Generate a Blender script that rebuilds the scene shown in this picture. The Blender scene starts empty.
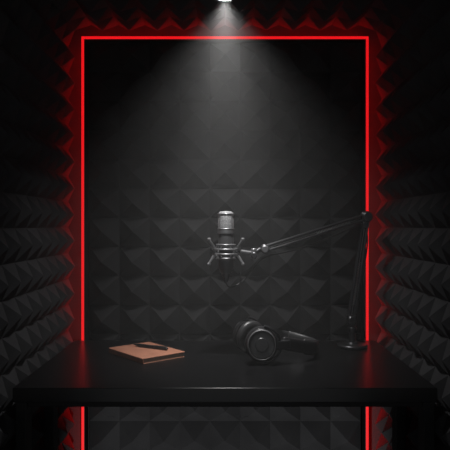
import bpy, bmesh, math, random
from mathutils import Vector, Matrix
random.seed(3)
sc = bpy.context.scene
sc.view_settings.view_transform = 'Standard'

# ---------------- materials ----------------
def mat(name, col, rough=0.5, metal=0.0, spec=0.5, bump=None, emis=None, var=None):
    m = bpy.data.materials.new(name); m.use_nodes = True
    nt = m.node_tree; b = nt.nodes['Principled BSDF']
    b.inputs['Base Color'].default_value = (*col, 1)
    b.inputs['Roughness'].default_value = rough
    b.inputs['Metallic'].default_value = metal
    b.inputs['Specular IOR Level'].default_value = spec
    if emis:
        b.inputs['Emission Color'].default_value = (*emis[0], 1)
        b.inputs['Emission Strength'].default_value = emis[1]
    tc = nt.nodes.new('ShaderNodeTexCoord')
    if bump:
        n = nt.nodes.new('ShaderNodeTexNoise'); n.inputs['Scale'].default_value = bump[0]
        n.inputs['Detail'].default_value = 3
        nt.links.new(tc.outputs['Object'], n.inputs['Vector'])
        bp = nt.nodes.new('ShaderNodeBump'); bp.inputs['Strength'].default_value = bump[1]
        bp.inputs['Distance'].default_value = bump[2]
        nt.links.new(n.outputs['Fac'], bp.inputs['Height'])
        nt.links.new(bp.outputs['Normal'], b.inputs['Normal'])
    if var:
        n2 = nt.nodes.new('ShaderNodeTexNoise'); n2.inputs['Scale'].default_value = var[0]
        nt.links.new(tc.outputs['Object'], n2.inputs['Vector'])
        r = nt.nodes.new('ShaderNodeValToRGB')
        r.color_ramp.elements[0].position = .3; r.color_ramp.elements[1].position = .7
        r.color_ramp.elements[0].color = tuple(c*(1-var[1]) for c in col)+(1,)
        r.color_ramp.elements[1].color = tuple(c*(1+var[1]) for c in col)+(1,)
        nt.links.new(n2.outputs['Fac'], r.inputs['Fac'])
        nt.links.new(r.outputs['Color'], b.inputs['Base Color'])
    return m

M_foam = mat('acoustic_foam', (.034,.034,.036), .95, 0, .15, bump=(260,.25,.002), var=(9,.12))
M_foamb = mat('acoustic_foam_rear', (.022,.022,.023), .95, 0, .12, bump=(260,.25,.002), var=(9,.12))
M_shell = mat('wall_paint_black', (.012,.012,.013), .9, bump=(60,.1,.002))
M_desk = mat('desk_black_laminate', (.0045,.0045,.005), .28, 0, .5, bump=(500,.05,.0006), var=(14,.2))
M_steel = mat('black_powder_coat', (.006,.006,.0065), .5, .3, .4, bump=(400,.05,.0005))
M_blk = mat('black_plastic', (.017,.017,.018), .30, 0, .6, var=(40,.1))
M_arm = mat('arm_black_metal', (.055,.055,.058), .34, .7, .5, var=(40,.1))
M_mount = mat('mount_grey_metal', (.20,.20,.205), .36, .6, .5, var=(40,.1))
M_chrome = mat('dark_steel', (.38,.38,.39), .30, 1, .5, var=(60,.1))
M_mic = mat('mic_silver', (.32,.32,.33), .38, .85, .5, bump=(300,.05,.0005))
M_body = mat('mic_body_graphite', (.07,.07,.073), .38, .6, .5, bump=(300,.05,.0005))
M_pad = mat('leatherette', (.024,.024,.025), .42, 0, .6, bump=(220,.3,.0008))
M_rub = mat('black_rubber', (.012,.012,.012), .5, var=(50,.1))
M_cord = mat('cord_grey_rubber', (.09,.09,.094), .4, var=(50,.1))
M_cover = mat('tan_leather', (.34,.15,.095), .6, 0, .3, bump=(160,.3,.0008), var=(30,.12))
M_paper = mat('paper', (.30,.22,.17), .9, var=(200,.15))
M_pen = mat('pen_black', (.01,.01,.01), .3, 0, .5, var=(20,.1))
M_led = mat('led_red', (.3,.01,.01), .5, emis=((1,.002,.004),7.5), var=(20,.05))
M_diff = mat('led_red_diffuser', (.12,.004,.005), .5, emis=((1,.009,.014),.85), var=(20,.05))
M_lens = mat('lamp_lens', (.8,.8,.8), .5, emis=((1,.99,.97),6), var=(20,.02))
# mic mesh
M_grill = bpy.data.materials.new('mic_grille'); M_grill.use_nodes = True
nt = M_grill.node_tree; b = nt.nodes['Principled BSDF']
b.inputs['Metallic'].default_value=.5; b.inputs['Roughness'].default_value=.45
tc = nt.nodes.new('ShaderNodeTexCoord')
vo = nt.nodes.new('ShaderNodeTexVoronoi'); vo.inputs['Scale'].default_value=380
nt.links.new(tc.outputs['Object'], vo.inputs['Vector'])
r = nt.nodes.new('ShaderNodeValToRGB')
r.color_ramp.elements[0].color=(.09,.09,.09,1); r.color_ramp.elements[1].color=(.44,.44,.45,1)
r.color_ramp.elements[0].position=.15; r.color_ramp.elements[1].position=.6
nt.links.new(vo.outputs['Distance'], r.inputs['Fac']); nt.links.new(r.outputs['Color'], b.inputs['Base Color'])

# ---------------- helpers ----------------
def empty(name, loc=(0,0,0)):
    e = bpy.data.objects.new(name, None); e.empty_display_size=.05
    e.location = loc; sc.collection.objects.link(e); return e
def finish(name, bm, m, parent=None, smooth=True, bevel=0, subsurf=0):
    me = bpy.data.meshes.new(name); bmesh.ops.recalc_face_normals(bm, faces=bm.faces[:])
    bm.to_mesh(me); bm.free()
    ob = bpy.data.objects.new(name, me); sc.collection.objects.link(ob)
    me.materials.append(m)
    if bevel:
        md = ob.modifiers.new('b','BEVEL'); md.width=bevel; md.segments=3; md.limit_method='ANGLE'; md.angle_limit=math.radians(40)
    if subsurf:
        md = ob.modifiers.new('s','SUBSURF'); md.levels=subsurf; md.render_levels=subsurf
    if smooth:
        for p in me.polygons: p.use_smooth=True
        if not subsurf:
            try: me.set_sharp_from_angle(angle=math.radians(38))
            except Exception: pass
    if parent:
        ob.parent = parent
        ob.matrix_parent_inverse = Matrix.Translation(-parent.location)
    return ob
def box(name, lo, hi, m, parent=None, bevel=0):
    bm = bmesh.new(); bmesh.ops.create_cube(bm, size=1)
    lo=Vector(lo); hi=Vector(hi)
    for v in bm.verts:
        v.co = Vector([(lo[i]+hi[i])/2 + v.co[i]*(hi[i]-lo[i]) for i in range(3)])
    return finish(name,bm,m,parent,smooth=bevel>0,bevel=bevel)
def frame_from(d):
    d=Vector(d).normalized(); return d.to_track_quat('Z','Y').to_matrix().to_4x4()
def lathe(name, prof, origin, axis, m, parent=None, seg=48, bevel=0):
    """prof = [(r, h)...] along axis from origin"""
    bm=bmesh.new(); F=Matrix.Translation(Vector(origin))@frame_from(axis); rings=[]
    for r_,h in prof:
        if r_<1e-6: rings.append([bm.verts.new(F@Vector((0,0,h)))])
        else: rings.append([bm.verts.new(F@Vector((r_*math.cos(2*math.pi*i/seg), r_*math.sin(2*math.pi*i/seg), h))) for i in range(seg)])
    for a,c in zip(rings,rings[1:]):
        for i in range(seg):
            j=(i+1)%seg
            if len(a)==1 and len(c)==1: continue
            if len(a)==1: bm.faces.new((a[0],c[i],c[j]))
            elif len(c)==1: bm.faces.new((a[i],a[j],c[0]))
            else: bm.faces.new((a[i],a[j],c[j],c[i]))
    return finish(name,bm,m,parent,bevel=bevel)
def cyl(name, a, c, r_, m, parent=None, seg=32, ch=None):
    a=Vector(a); c=Vector(c); L=(c-a).length
    ch = ch if ch is not None else min(r_*.25, L*.2)
    return lathe(name,[(0,0),(r_-ch,0),(r_,ch),(r_,L-ch),(r_-ch,L),(0,L)],a,c-a,m,parent,seg)
def tube(name, pts, r_, m, parent=None, cyclic=False, kind='NURBS', res=8):
    cu=bpy.data.curves.new(name,'CURVE'); cu.dimensions='3D'; cu.bevel_depth=r_; cu.bevel_resolution=4; cu.use_fill_caps=True
    s=cu.splines.new('POLY' if kind=='POLY' else 'NURBS'); s.points.add(len(pts)-1)
    for p,q in zip(s.points,pts): p.co=(*q,1)
    s.use_cyclic_u=cyclic
    if kind!='POLY': s.order_u=4; s.use_endpoint_u=not cyclic; s.resolution_u=res
    cu.materials.append(m)
    tmp=bpy.data.objects.new(name+'_c',cu); sc.collection.objects.link(tmp)
    dg=bpy.context.evaluated_depsgraph_get(); me=bpy.data.meshes.new_from_object(tmp.evaluated_get(dg))
    bpy.data.objects.remove(tmp)
    ob=bpy.data.objects.new(name,me); sc.collection.objects.link(ob)
    for p in me.polygons: p.use_smooth=True
    if parent:
        ob.parent=parent; ob.matrix_parent_inverse=Matrix.Translation(-parent.location)
    return ob
def ringpts(c, r_, axis, n=32, a0=0, a1=2*math.pi):
    F=Matrix.Translation(Vector(c))@frame_from(axis)
    full = abs(a1-a0-2*math.pi)<1e-4
    return [F@Vector((r_*math.cos(a0+(a1-a0)*i/(n if full else n-1)), r_*math.sin(a0+(a1-a0)*i/(n if full else n-1)),0)) for i in range(n)]

# ---------------- room ----------------
XW=.602; YB=2.26; ZC=1.935; PD=.05
py=.0966; ny=20; YF=YB-ny*py
def foam(name, origin, u, v, n, nu, nv, pu, pv, depth, thick, m=None):
    """pyramid foam: origin corner, u/v unit vectors, n = normal into room; backing slab is part of the same mesh"""
    bm=bmesh.new(); o=Vector(origin);u=Vector(u);v=Vector(v);n=Vector(n)
    base=.012
    grid=[[bm.verts.new(o+u*(i*pu)+v*(j*pv)+n*base) for j in range(nv+1)] for i in range(nu+1)]
    for i in range(nu):
        for j in range(nv):
            jx=random.uniform(-.0025,.0025); jy=random.uniform(-.0025,.0025); jd=random.uniform(-.003,.0)
            ap=bm.verts.new(o+u*((i+.5)*pu+jx)+v*((j+.5)*pv+jy)+n*(depth+jd))
            q=[grid[i][j],grid[i+1][j],grid[i+1][j+1],grid[i][j+1]]
            for k in range(4): bm.faces.new((q[k],q[(k+1)%4],ap))
    # slab behind
    U=u*(nu*pu); V=v*(nv*pv)
    c=[o,o+U,o+U+V,o+V]
    bk=[bm.verts.new(p-n*thick) for p in c]
    bm.faces.new(bk)
    edges=[[grid[i][0] for i in range(nu+1)],[grid[nu][j] for j in range(nv+1)],
           [grid[i][nv] for i in range(nu,-1,-1)],[grid[0][j] for j in range(nv,-1,-1)]]
    for k,e in enumerate(edges):
        bm.faces.new([bk[k]]+e+[bk[(k+1)%4]])
    return finish(name,bm,m or M_foam,None,smooth=False)
nz=20; pz=ZC/nz
foam('wall_left',(-XW,YF,0),(0,1,0),(0,0,1),(1,0,0),ny,nz,py,pz,PD,.1)
foam('wall_right',(XW,YF,0),(0,1,0),(0,0,1),(-1,0,0),ny,nz,py,pz,PD,.1)
foam('ceiling',(-XW,YF,ZC),(1,0,0),(0,1,0),(0,0,-1),12,ny,2*XW/12,py,PD,.1)
XB=.508; ZT=1.851
wb=foam('wall_back',(-XB,YB,0),(1,0,0),(0,0,1),(0,-1,0),9,17,2*XB/9,ZT/17,.073,.018,M_foamb)
box('wall_back_board',(-XW-.1,YB+.02,0),(XW+.1,YB+.12,ZC+.1),M_shell)
box('floor',(-XW-.1,YF,-.1),(XW+.1,YB+.12,0),M_shell)
# LED strip frame: side-firing strip behind a dimmer front diffuser lip
led=empty('led_strip_light',(0,2.235,0))
xs=.5265; zt=1.17+.693; w=.005
y0,y1=2.218,2.258
def ledbar(n,lo,hi,m,b=0): box(n,lo,hi,m,led,bevel=b)
ledbar('diffuser_left',(-xs-w,y0,0.001),(-xs+w,y0+.005,zt+w),M_diff,.0015)
ledbar('diffuser_right',(xs-w,y0,0.001),(xs+w,y0+.005,zt+w),M_diff,.0015)
ledbar('diffuser_top',(-xs+w,y0,zt-w),(xs-w,y0+.005,zt+w),M_diff,.0015)
ledbar('strip_left',(-xs-w+.001,y0+.006,0.001),(-xs+w,y1,zt+w-.001),M_led)
ledbar('strip_right',(xs-w,y0+.006,0.001),(xs+w-.001,y1,zt+w-.001),M_led)
ledbar('strip_top',(-xs+w,y0+.006,zt-w),(xs-w,y1,zt+w-.001),M_led)
k=.003
box('channel_left',(-xs+w,y0+.002,0.001),(-xs+w+k,YB+.018,zt-w),M_steel,led)
box('channel_right',(xs-w-k,y0+.002,0.001),(xs-w,YB+.018,zt-w),M_steel,led)
box('channel_top',(-xs+w,y0+.002,zt-w-k),(xs-w,YB+.018,zt-w),M_steel,led)

# ---------------- desk ----------------
desk=empty('desk',(0,1.86,0))
DX=.548; DF=1.546; DB=2.184
box('top',(-DX,DF,.712),(DX,DB,.75),M_desk,desk,bevel=.002)
for s,nm in((-1,'left'),(1,'right')):
    xa,xb=sorted((s*.548,s*.518))
    box('leg_front_'+nm,(xa,DF+.02,0),(xb,DF+.065,.712),M_steel,desk,bevel=.002)
    box('leg_back_'+nm,(xa,DF+.27,0),(xb,DF+.315,.712),M_steel,desk,bevel=.002)
    box('foot_rail_'+nm,(xa,DF+.065,.02),(xb,DF+.27,.055),M_steel,desk,bevel=.002)
    box('side_rail_'+nm,(xa,DF+.065,.66),(xb,DF+.27,.712),M_steel,desk,bevel=.002)
box('apron',(-.518,DF+.03,.692),(.518,DF+.05,.712),M_steel,desk,bevel=.002)

# ---------------- notebook ----------------
nb=empty('notebook',(0,0,0))
def rounded_slab(name,hx,hy,z0,z1,rad,m,parent,corners=(1,1,1,1),bevel=.0008):
    bm=bmesh.new(); pts=[]
    for (sx,sy,a0) in ((1,1,0),(-1,1,90),(-1,-1,180),(1,-1,270)):
        for t in range(6):
            a=math.radians(a0+t*18)
            pts.append((sx*(hx-rad)+rad*math.cos(a), sy*(hy-rad)+rad*math.sin(a)))
    lo=[bm.verts.new((x,y,z0)) for x,y in pts]; hi=[bm.verts.new((x,y,z1)) for x,y in pts]
    bm.faces.new(lo); bm.faces.new(hi)
    for i in range(len(pts)):
        j=(i+1)%len(pts); bm.faces.new((lo[i],lo[j],hi[j],hi[i]))
    return finish(name,bm,m,parent,bevel=bevel)
rounded_slab('back_cover',.078,.106,0,.002,.006,M_cover,nb)
rounded_slab('pages',.075,.103,.002,.0145,.004,M_paper,nb,bevel=0)
rounded_slab('front_cover',.078,.106,.0145,.017,.006,M_cover,nb)
box('spine',(-.0795,-.104,.0005),(-.0755,.104,.0165),M_cover,nb,bevel=.0015)
nb.location=(-.254,1.940,.7502); nb.rotation_euler=(0,0,math.radians(40))
# pen
pen=empty('pen',(0,0,0))
lathe('barrel',[(0,0),(.0008,.0),(.0012,.004),(.0042,.018),(.0052,.03),(.0052,.085),(.0048,.086),(.0048,.088),(.0056,.089),(.0058,.10),(.0052,.136),(.003,.14),(0,.1405)],(-.07,0,0),(1,0,0),M_pen,pen,24)
box('clip',(.02,-.0015,.0055),(.066,.0015,.0066),M_chrome,pen,bevel=.0004)
box('clip_root',(.061,-.0015,.003),(.066,.0015,.0062),M_chrome,pen)
pen.location=(-.245,1.960,.7502+.0172+.0058); pen.rotation_euler=(0,0,math.radians(-30))

# ---------------- microphone ----------------
MX,MY=.003,1.95
mic=empty('microphone',(MX,MY,1.08))
R=.0265
lathe('body',[(0,1.0),(.012,1.0),(.014,1.004),(.014,1.012),(.019,1.016),(.0235,1.03),(R-.001,1.04),(R-.001,1.138),(R-.003,1.142),(0,1.142)],(MX,MY,0),(0,0,1),M_body,mic)
lathe('collar',[(R-.004,1.142),(R+.0008,1.143),(R+.0008,1.156),(R-.004,1.157),(R-.006,1.157)],(MX,MY,0),(0,0,1),M_mic,mic)
lathe('grille',[(R-.006,1.157),(R-.0005,1.157),(R-.0005,1.204),(R-.003,1.2105),(R-.009,1.214),(0,1.2155)],(MX,MY,0),(0,0,1),M_grill,mic)
tube('grille_ring',ringpts((MX,MY,1.206),R-.0002,(0,0,1)),.0013,M_mic,mic,True)
tube('grille_ring_low',ringpts((MX,MY,1.158),R+.0002,(0,0,1)),.0013,M_mic,mic,True)
for a in range(4):
    t=math.radians(45+90*a)
    cyl('grille_bar_%d'%a,(MX+(R)*math.cos(t),MY+R*math.sin(t),1.157),(MX+R*math.cos(t),MY+R*math.sin(t),1.206),.0013,M_mic,mic,12)
# shock mount (part of mic)
zc=1.084
for z in (zc-.022,zc+.022):
    tube('cradle_ring',ringpts((MX,MY,z),.030,(0,0,1)),.0028,M_mount,mic,True)
    tube('outer_ring',ringpts((MX,MY,z*.35+zc*.65),.043,(0,0,1),40),.0032,M_mount,mic,True)
for a,deg in enumerate((28,152,208,332)):
    t=math.radians(deg); cx,sy=math.cos(t),math.sin(t)
    cyl('strut_%d'%a,(MX+.030*cx,MY+.030*sy,zc-.024),(MX+.030*cx,MY+.030*sy,zc+.024),.0026,M_mount,mic,12)
    P=lambda r_,z:(MX+r_*cx,MY+r_*sy,z)
    tube('claw_up_%d'%a,[P(.040,zc),P(.045,zc+.012),P(.054,zc+.026),P(.062,zc+.040)],.0036,M_mount,mic)
    tube('claw_low_%d'%a,[P(.040,zc),P(.045,zc-.012),P(.054,zc-.026),P(.062,zc-.040)],.0036,M_mount,mic)
    for s in (1,-1):
        cyl('claw_tip_%d%d'%(a,s),P(.057,zc+s*.040),P(.067,zc+s*.040),.0042,M_mount,mic,12)
    for q in(-1,1):
        t2=t+q*math.radians(36)
        for s in(1,-1):
            tube('elastic_%d%d%d'%(a,q,s),[P(.061,zc+s*.039),(MX+.031*math.cos(t2),MY+.031*math.sin(t2),zc-s*.016)],.0018,M_chrome,mic,kind='POLY')
# XLR plug
cyl('plug',(MX,MY,.985),(MX,MY,1.001),.0095,M_arm,mic)

# ---------------- boom arm ----------------
BX,BY=.437,2.06
arm=empty('microphone_boom_arm',(BX,BY,.75))
lathe('base',[(0,0),(.050,0),(.052,.003),(.052,.009),(.049,.012),(.022,.014),(.018,.020),(0,.020)],(BX,BY,.7502),(0,0,1),M_arm,arm)
cyl('post',(BX,BY,.768),(BX,BY,.83),.011,M_arm,arm)
cyl('post_collar',(BX,BY,.800),(BX,BY,.822),.015,M_arm,arm)
lp=Vector((.4326,BY,.845)); el=Vector((.484,BY,1.198)); ue=Vector((.130,1.965,1.092))
cyl('lower_pivot',lp+Vector((0,-.018,0)),lp+Vector((0,.018,0)),.014,M_arm,arm)
box('lower_yoke',(lp.x-.012,BY-.014,.825),(lp.x+.014,BY+.014,.862),M_arm,arm,bevel=.003)
def rail_pair(pref,a,c,perp,off,r_,side):
    for s in(-1,1):
        for q in (-1,1):
            o=perp*(off*s)+side*(q*.007)
            cyl('%s_tube_%d%d'%(pref,s,q),a+o,c+o,r_,M_arm,arm,16)
dl=(el-lp).normalized(); side=Vector((0,1,0)); pl=dl.cross(side).normalized()
rail_pair('lower',lp+dl*.01,el-dl*.008,pl,.0085,.0042,side)
du=(ue-el).normalized(); sideu=Vector((0,0,1)).cross(du).normalized(); pu_=du.cross(sideu).normalized()
rail_pair('upper',el+du*.01,ue-du*.008,pu_,.0080,.0036,sideu)
def spring(name,a,c,r_,turns,wire):
    a=Vector(a);c=Vector(c);d=c-a;F=frame_from(d);pts=[]
    n=turns*10
    for i in range(n+1):
        t=i/n; ang=2*math.pi*turns*t
        pts.append(a+d*t+(F@Vector((r_*math.cos(ang),r_*math.sin(ang),0))))
    tube(name,pts,wire,M_chrome,arm,kind='POLY')
spring('lower_spring',lp+dl*.05,lp+dl*.20,.0052,26,.0011)
spring('upper_spring',el+du*.06,el+du*.19,.0050,24,.0011)
cyl('lower_spring_rod',lp+dl*.01,lp+dl*.05,.0014,M_chrome,arm,8)
cyl('lower_spring_rod2',lp+dl*.20,el,.0014,M_chrome,arm,8)
cyl('upper_spring_rod',el,el+du*.06,.0014,M_chrome,arm,8)
cyl('upper_spring_rod2',el+du*.19,ue,.0014,M_chrome,arm,8)
# elbow
cyl('elbow_knob',el+Vector((0,-.032,0)),el+Vector((0,-.014,0)),.017,M_arm,arm)
cyl('elbow_hub',el+Vector((0,-.014,0)),el+Vector((0,.016,0)),.020,M_arm,arm)
cyl('elbow_hub_lower',el-dl*.028+Vector((0,-.014,0)),el-dl*.028+Vector((0,.014,0)),.013,M_arm,arm)
# head joint
cyl('head_hub',ue+Vector((0,-.014,0)),ue+Vector((0,.014,0)),.015,M_arm,arm)
cyl('head_knob',ue+Vector((0,-.028,-.0)),ue+Vector((0,-.014,0)),.012,M_mount,arm)
j2=Vector((.094,1.955,1.078))
tube('head_link',[ue,(ue+j2)/2+Vector((0,0,.004)),j2],.008,M_arm,arm,kind='POLY')
cyl('swivel',j2+Vector((0,0,-.020)),j2+Vector((0,0,.016)),.010,M_mount,arm)
cyl('swivel_knob',j2+Vector((.0,-.026,-.006)),j2+Vector((0,-.006,-.006)),.010,M_arm,arm)
cyl('swivel_arm',j2,Vector((MX+.048,MY,zc)),.0062,M_mount,arm)
# cable
tube('cable',[(MX,MY,.984),(MX+.003,MY,.968),(MX+.03,MY+.01,.962),(.085,1.97,1.01),(.115,1.975,1.062),(.17,1.985,1.074),(.26,2.01,1.092),(.36,2.035,1.128),(.44,2.05,1.165),(.492,2.085,1.18),(.500,2.088,1.10),(.472,2.085,.98),(.462,2.09,.88),(.455,2.10,.80),(.452,2.11,.757),(.46,2.14,.7535),(.47,2.17,.7535)],.0028,M_rub,arm)

# ---------------- headphones ----------------
hp=empty('headphones',(0,0,0))
# local frame: cups face each other along Y; headband loops toward +X; x=0 at cup centres, z=0 table
CR=.047
def cup(nm,yc,s):
    o=Vector((0,yc,CR+.001)); ax=Vector((-.25,s,.12)).normalized()   # outward
    lathe('shell_'+nm,[(0,.030),(.016,.0295),(.018,.027),(.030,.026),(.033,.0275),(.038,.024),(.043,.014),(.0445,.004),(.0445,-.002),(.03,-.004),(0,-.004)],o,ax,M_blk,hp)
    lathe('ring_'+nm,[(.0345,.0255),(.036,.0278),(.0385,.0262),(.0385,.0235)],o,ax,M_mount,hp)
    # cushion torus
    F=Matrix.Translation(o)@frame_from(ax); bm=bmesh.new(); N=40; K=14; rs=[]
    for i in range(N):
        a=2*math.pi*i/N; rr=[]
        for k2 in range(K):
            t=2*math.pi*k2/K
            rad=.032+.0135*math.cos(t); h=-.013+.012*math.sin(t)
            rr.append(bm.verts.new(F@Vector((rad*math.cos(a),rad*math.sin(a),h))))
        rs.append(rr)
    for i in range(N):
        for k2 in range(K):
            bm.faces.new((rs[i][k2],rs[(i+1)%N][k2],rs[(i+1)%N][(k2+1)%K],rs[i][(k2+1)%K]))
    finish('cushion_'+nm,bm,M_pad,hp)
    lathe('driver_'+nm,[(0,-.008),(.024,-.008),(.024,-.004)],o,ax,M_rub,hp)
    # yoke
    tube('yoke_'+nm,[o+Vector((.004,s*.014,.048)),o+Vector((.03,s*.020,.042)),o+Vector((.052,s*.018,.012)),o+Vector((.052,s*.018,-.014)),o+Vector((.03,s*.018,-.040)),o+Vector((.004,s*.012,-.0435))],.0036,M_arm,hp)
cup('front',-.066,-1); cup('rear',.066,1)
# headband: sweep rectangular section along arc
def band(name,hw,th,off,a0,a1,m,n=40):
    bm=bmesh.new(); rs=[]
    for i in range(n+1):
        t=math.radians(a0+(a1-a0)*i/n)
        c=math.cos(t); s_=math.sin(t)
        x=.045+.140*max(c,0)**.85 if c>0 else .045
        y=.083*s_
        tx=-.140*s_; ty=.083*c; L=math.hypot(tx,ty) or 1
        nx,ny_=ty/L,-tx/L
        z=.054-.030*((x-.045)/.140)
        rr=[]
        for (u_,v_) in ((-1,-1),(1,-1),(1.25,0),(1,1),(-1,1),(-1.25,0)):
            rr.append(bm.verts.new((x+nx*(off+th*u_*.8), y+ny_*(off+th*u_*.8), z+hw*v_)))
        rs.append(rr)
    for a,c2 in zip(rs,rs[1:]):
        for k2 in range(6): bm.faces.new((a[k2],a[(k2+1)%6],c2[(k2+1)%6],c2[k2]))
    bm.faces.new(rs[0]); bm.faces.new(rs[-1])
    return finish(name,bm,m,hp,subsurf=1)
band('headband',.018,.0032,0,-88,88,M_blk)
band('headband_pad',.0215,.0068,-.008,-60,60,M_pad)
for s in(-1,1):
    box('slider_%d'%s,(.035,s*.083-.006,.036),(.075,s*.083+.006,.060),M_arm,hp,bevel=.003)
hp.location=(.094,1.893,.7502); hp.rotation_euler=(0,0,math.radians(13)); hp.scale=(1.12,1.12,1.2)
# headphone cable
tube('cord',[(-.012,-.088,.012),(-.04,-.112,.004),(-.08,-.115,.003),(-.108,-.09,.003),(-.118,-.04,.003),(-.105,.01,.003),(-.07,.05,.003),(.0,.10,.003),(.06,.14,.003),(.12,.17,.003)],.0028,M_cord,hp)

# ---------------- lamps ----------------
LY=1.78; LZ=1.842
lamp=empty('ceiling_spotlight',(0,LY,1.9))
lathe('housing',[(.028,LZ+.003),(.031,LZ),(.034,LZ),(.035,LZ+.004),(.035,LZ+.06),(.030,LZ+.066),(.010,LZ+.068),(.010,ZC-.012),(0,ZC-.012)],(0,LY,0),(0,0,1),M_steel,lamp)
lathe('lens',[(0,LZ+.004),(.029,LZ+.004),(.029,LZ+.008),(0,LZ+.008)],(0,LY,0),(0,0,1),M_lens,lamp)
def spot(n,e,ang,tilt=0):
    ld=bpy.data.lights.new(n,'SPOT'); ld.energy=e; ld.spot_size=math.radians(ang); ld.spot_blend=1; ld.shadow_soft_size=.015; ld.color=(1,.99,.98)
    lo=bpy.data.objects.new(n,ld); sc.collection.objects.link(lo); lo.location=(0,LY,LZ-.002); lo.rotation_euler=(math.radians(tilt),0,0)
    lo.parent=lamp; lo.matrix_parent_inverse=Matrix.Translation(-lamp.location)
spot('beam_narrow',38,48,2)
spot('beam_wide',27,102,3)
# added out-of-view fill spot with made-up housing, to brighten foam under the desk
fl=empty('added_fill_spot',(-.1,.75,0))
fp=Vector((-.1,.75,.10)); fd=(Vector((.02,2.26,.28))-fp).normalized()
lathe('base',[(0,0),(.06,0),(.06,.008),(.012,.012),(.010,.055),(0,.055)],(-.1,.70,.0005),(0,0,1),M_steel,fl)
lathe('can',[(.030,0),(.034,0),(.036,-.01),(.036,-.09),(.028,-.10),(0,-.10)],fp-fd*.004,fd,M_steel,fl)
lathe('lens',[(0,-.012),(.030,-.012),(.030,-.016)],fp-fd*.004,fd,M_lens,fl)
ld=bpy.data.lights.new('fill_beam_low','SPOT'); ld.energy=75; ld.spot_size=math.radians(52); ld.spot_blend=.6; ld.shadow_soft_size=.02
lo=bpy.data.objects.new('fill_beam_low',ld); sc.collection.objects.link(lo); lo.location=fp+fd*.02
lo.rotation_euler=fd.to_track_quat('-Z','Y').to_euler()
lo.parent=fl; lo.matrix_parent_inverse=Matrix.Translation(-fl.location)

# ---------------- haze ----------------
hz=bpy.data.materials.new('haze'); hz.use_nodes=True; nt=hz.node_tree
nt.nodes.remove(nt.nodes['Principled BSDF'])
vs=nt.nodes.new('ShaderNodeVolumeScatter'); vs.inputs['Density'].default_value=.085; vs.inputs['Anisotropy'].default_value=0
nt.links.new(vs.outputs['Volume'],nt.nodes['Material Output'].inputs['Volume'])
box('haze',(-XW+.003,1.3,.755),(XW-.003,YB-.003,ZC-.003),hz)

# ---------------- world + camera ----------------
w_=bpy.data.worlds.new('world'); sc.world=w_; w_.use_nodes=True
w_.node_tree.nodes['Background'].inputs['Color'].default_value=(.95,.97,1,1)
w_.node_tree.nodes['Background'].inputs['Strength'].default_value=.22
cd=bpy.data.cameras.new('camera'); cd.lens=48; cd.sensor_width=36; cd.clip_start=.01
co=bpy.data.objects.new('camera',cd); sc.collection.objects.link(co); co.location=(0,0,1.17); co.rotation_euler=(math.radians(90),0,0)
sc.camera=co
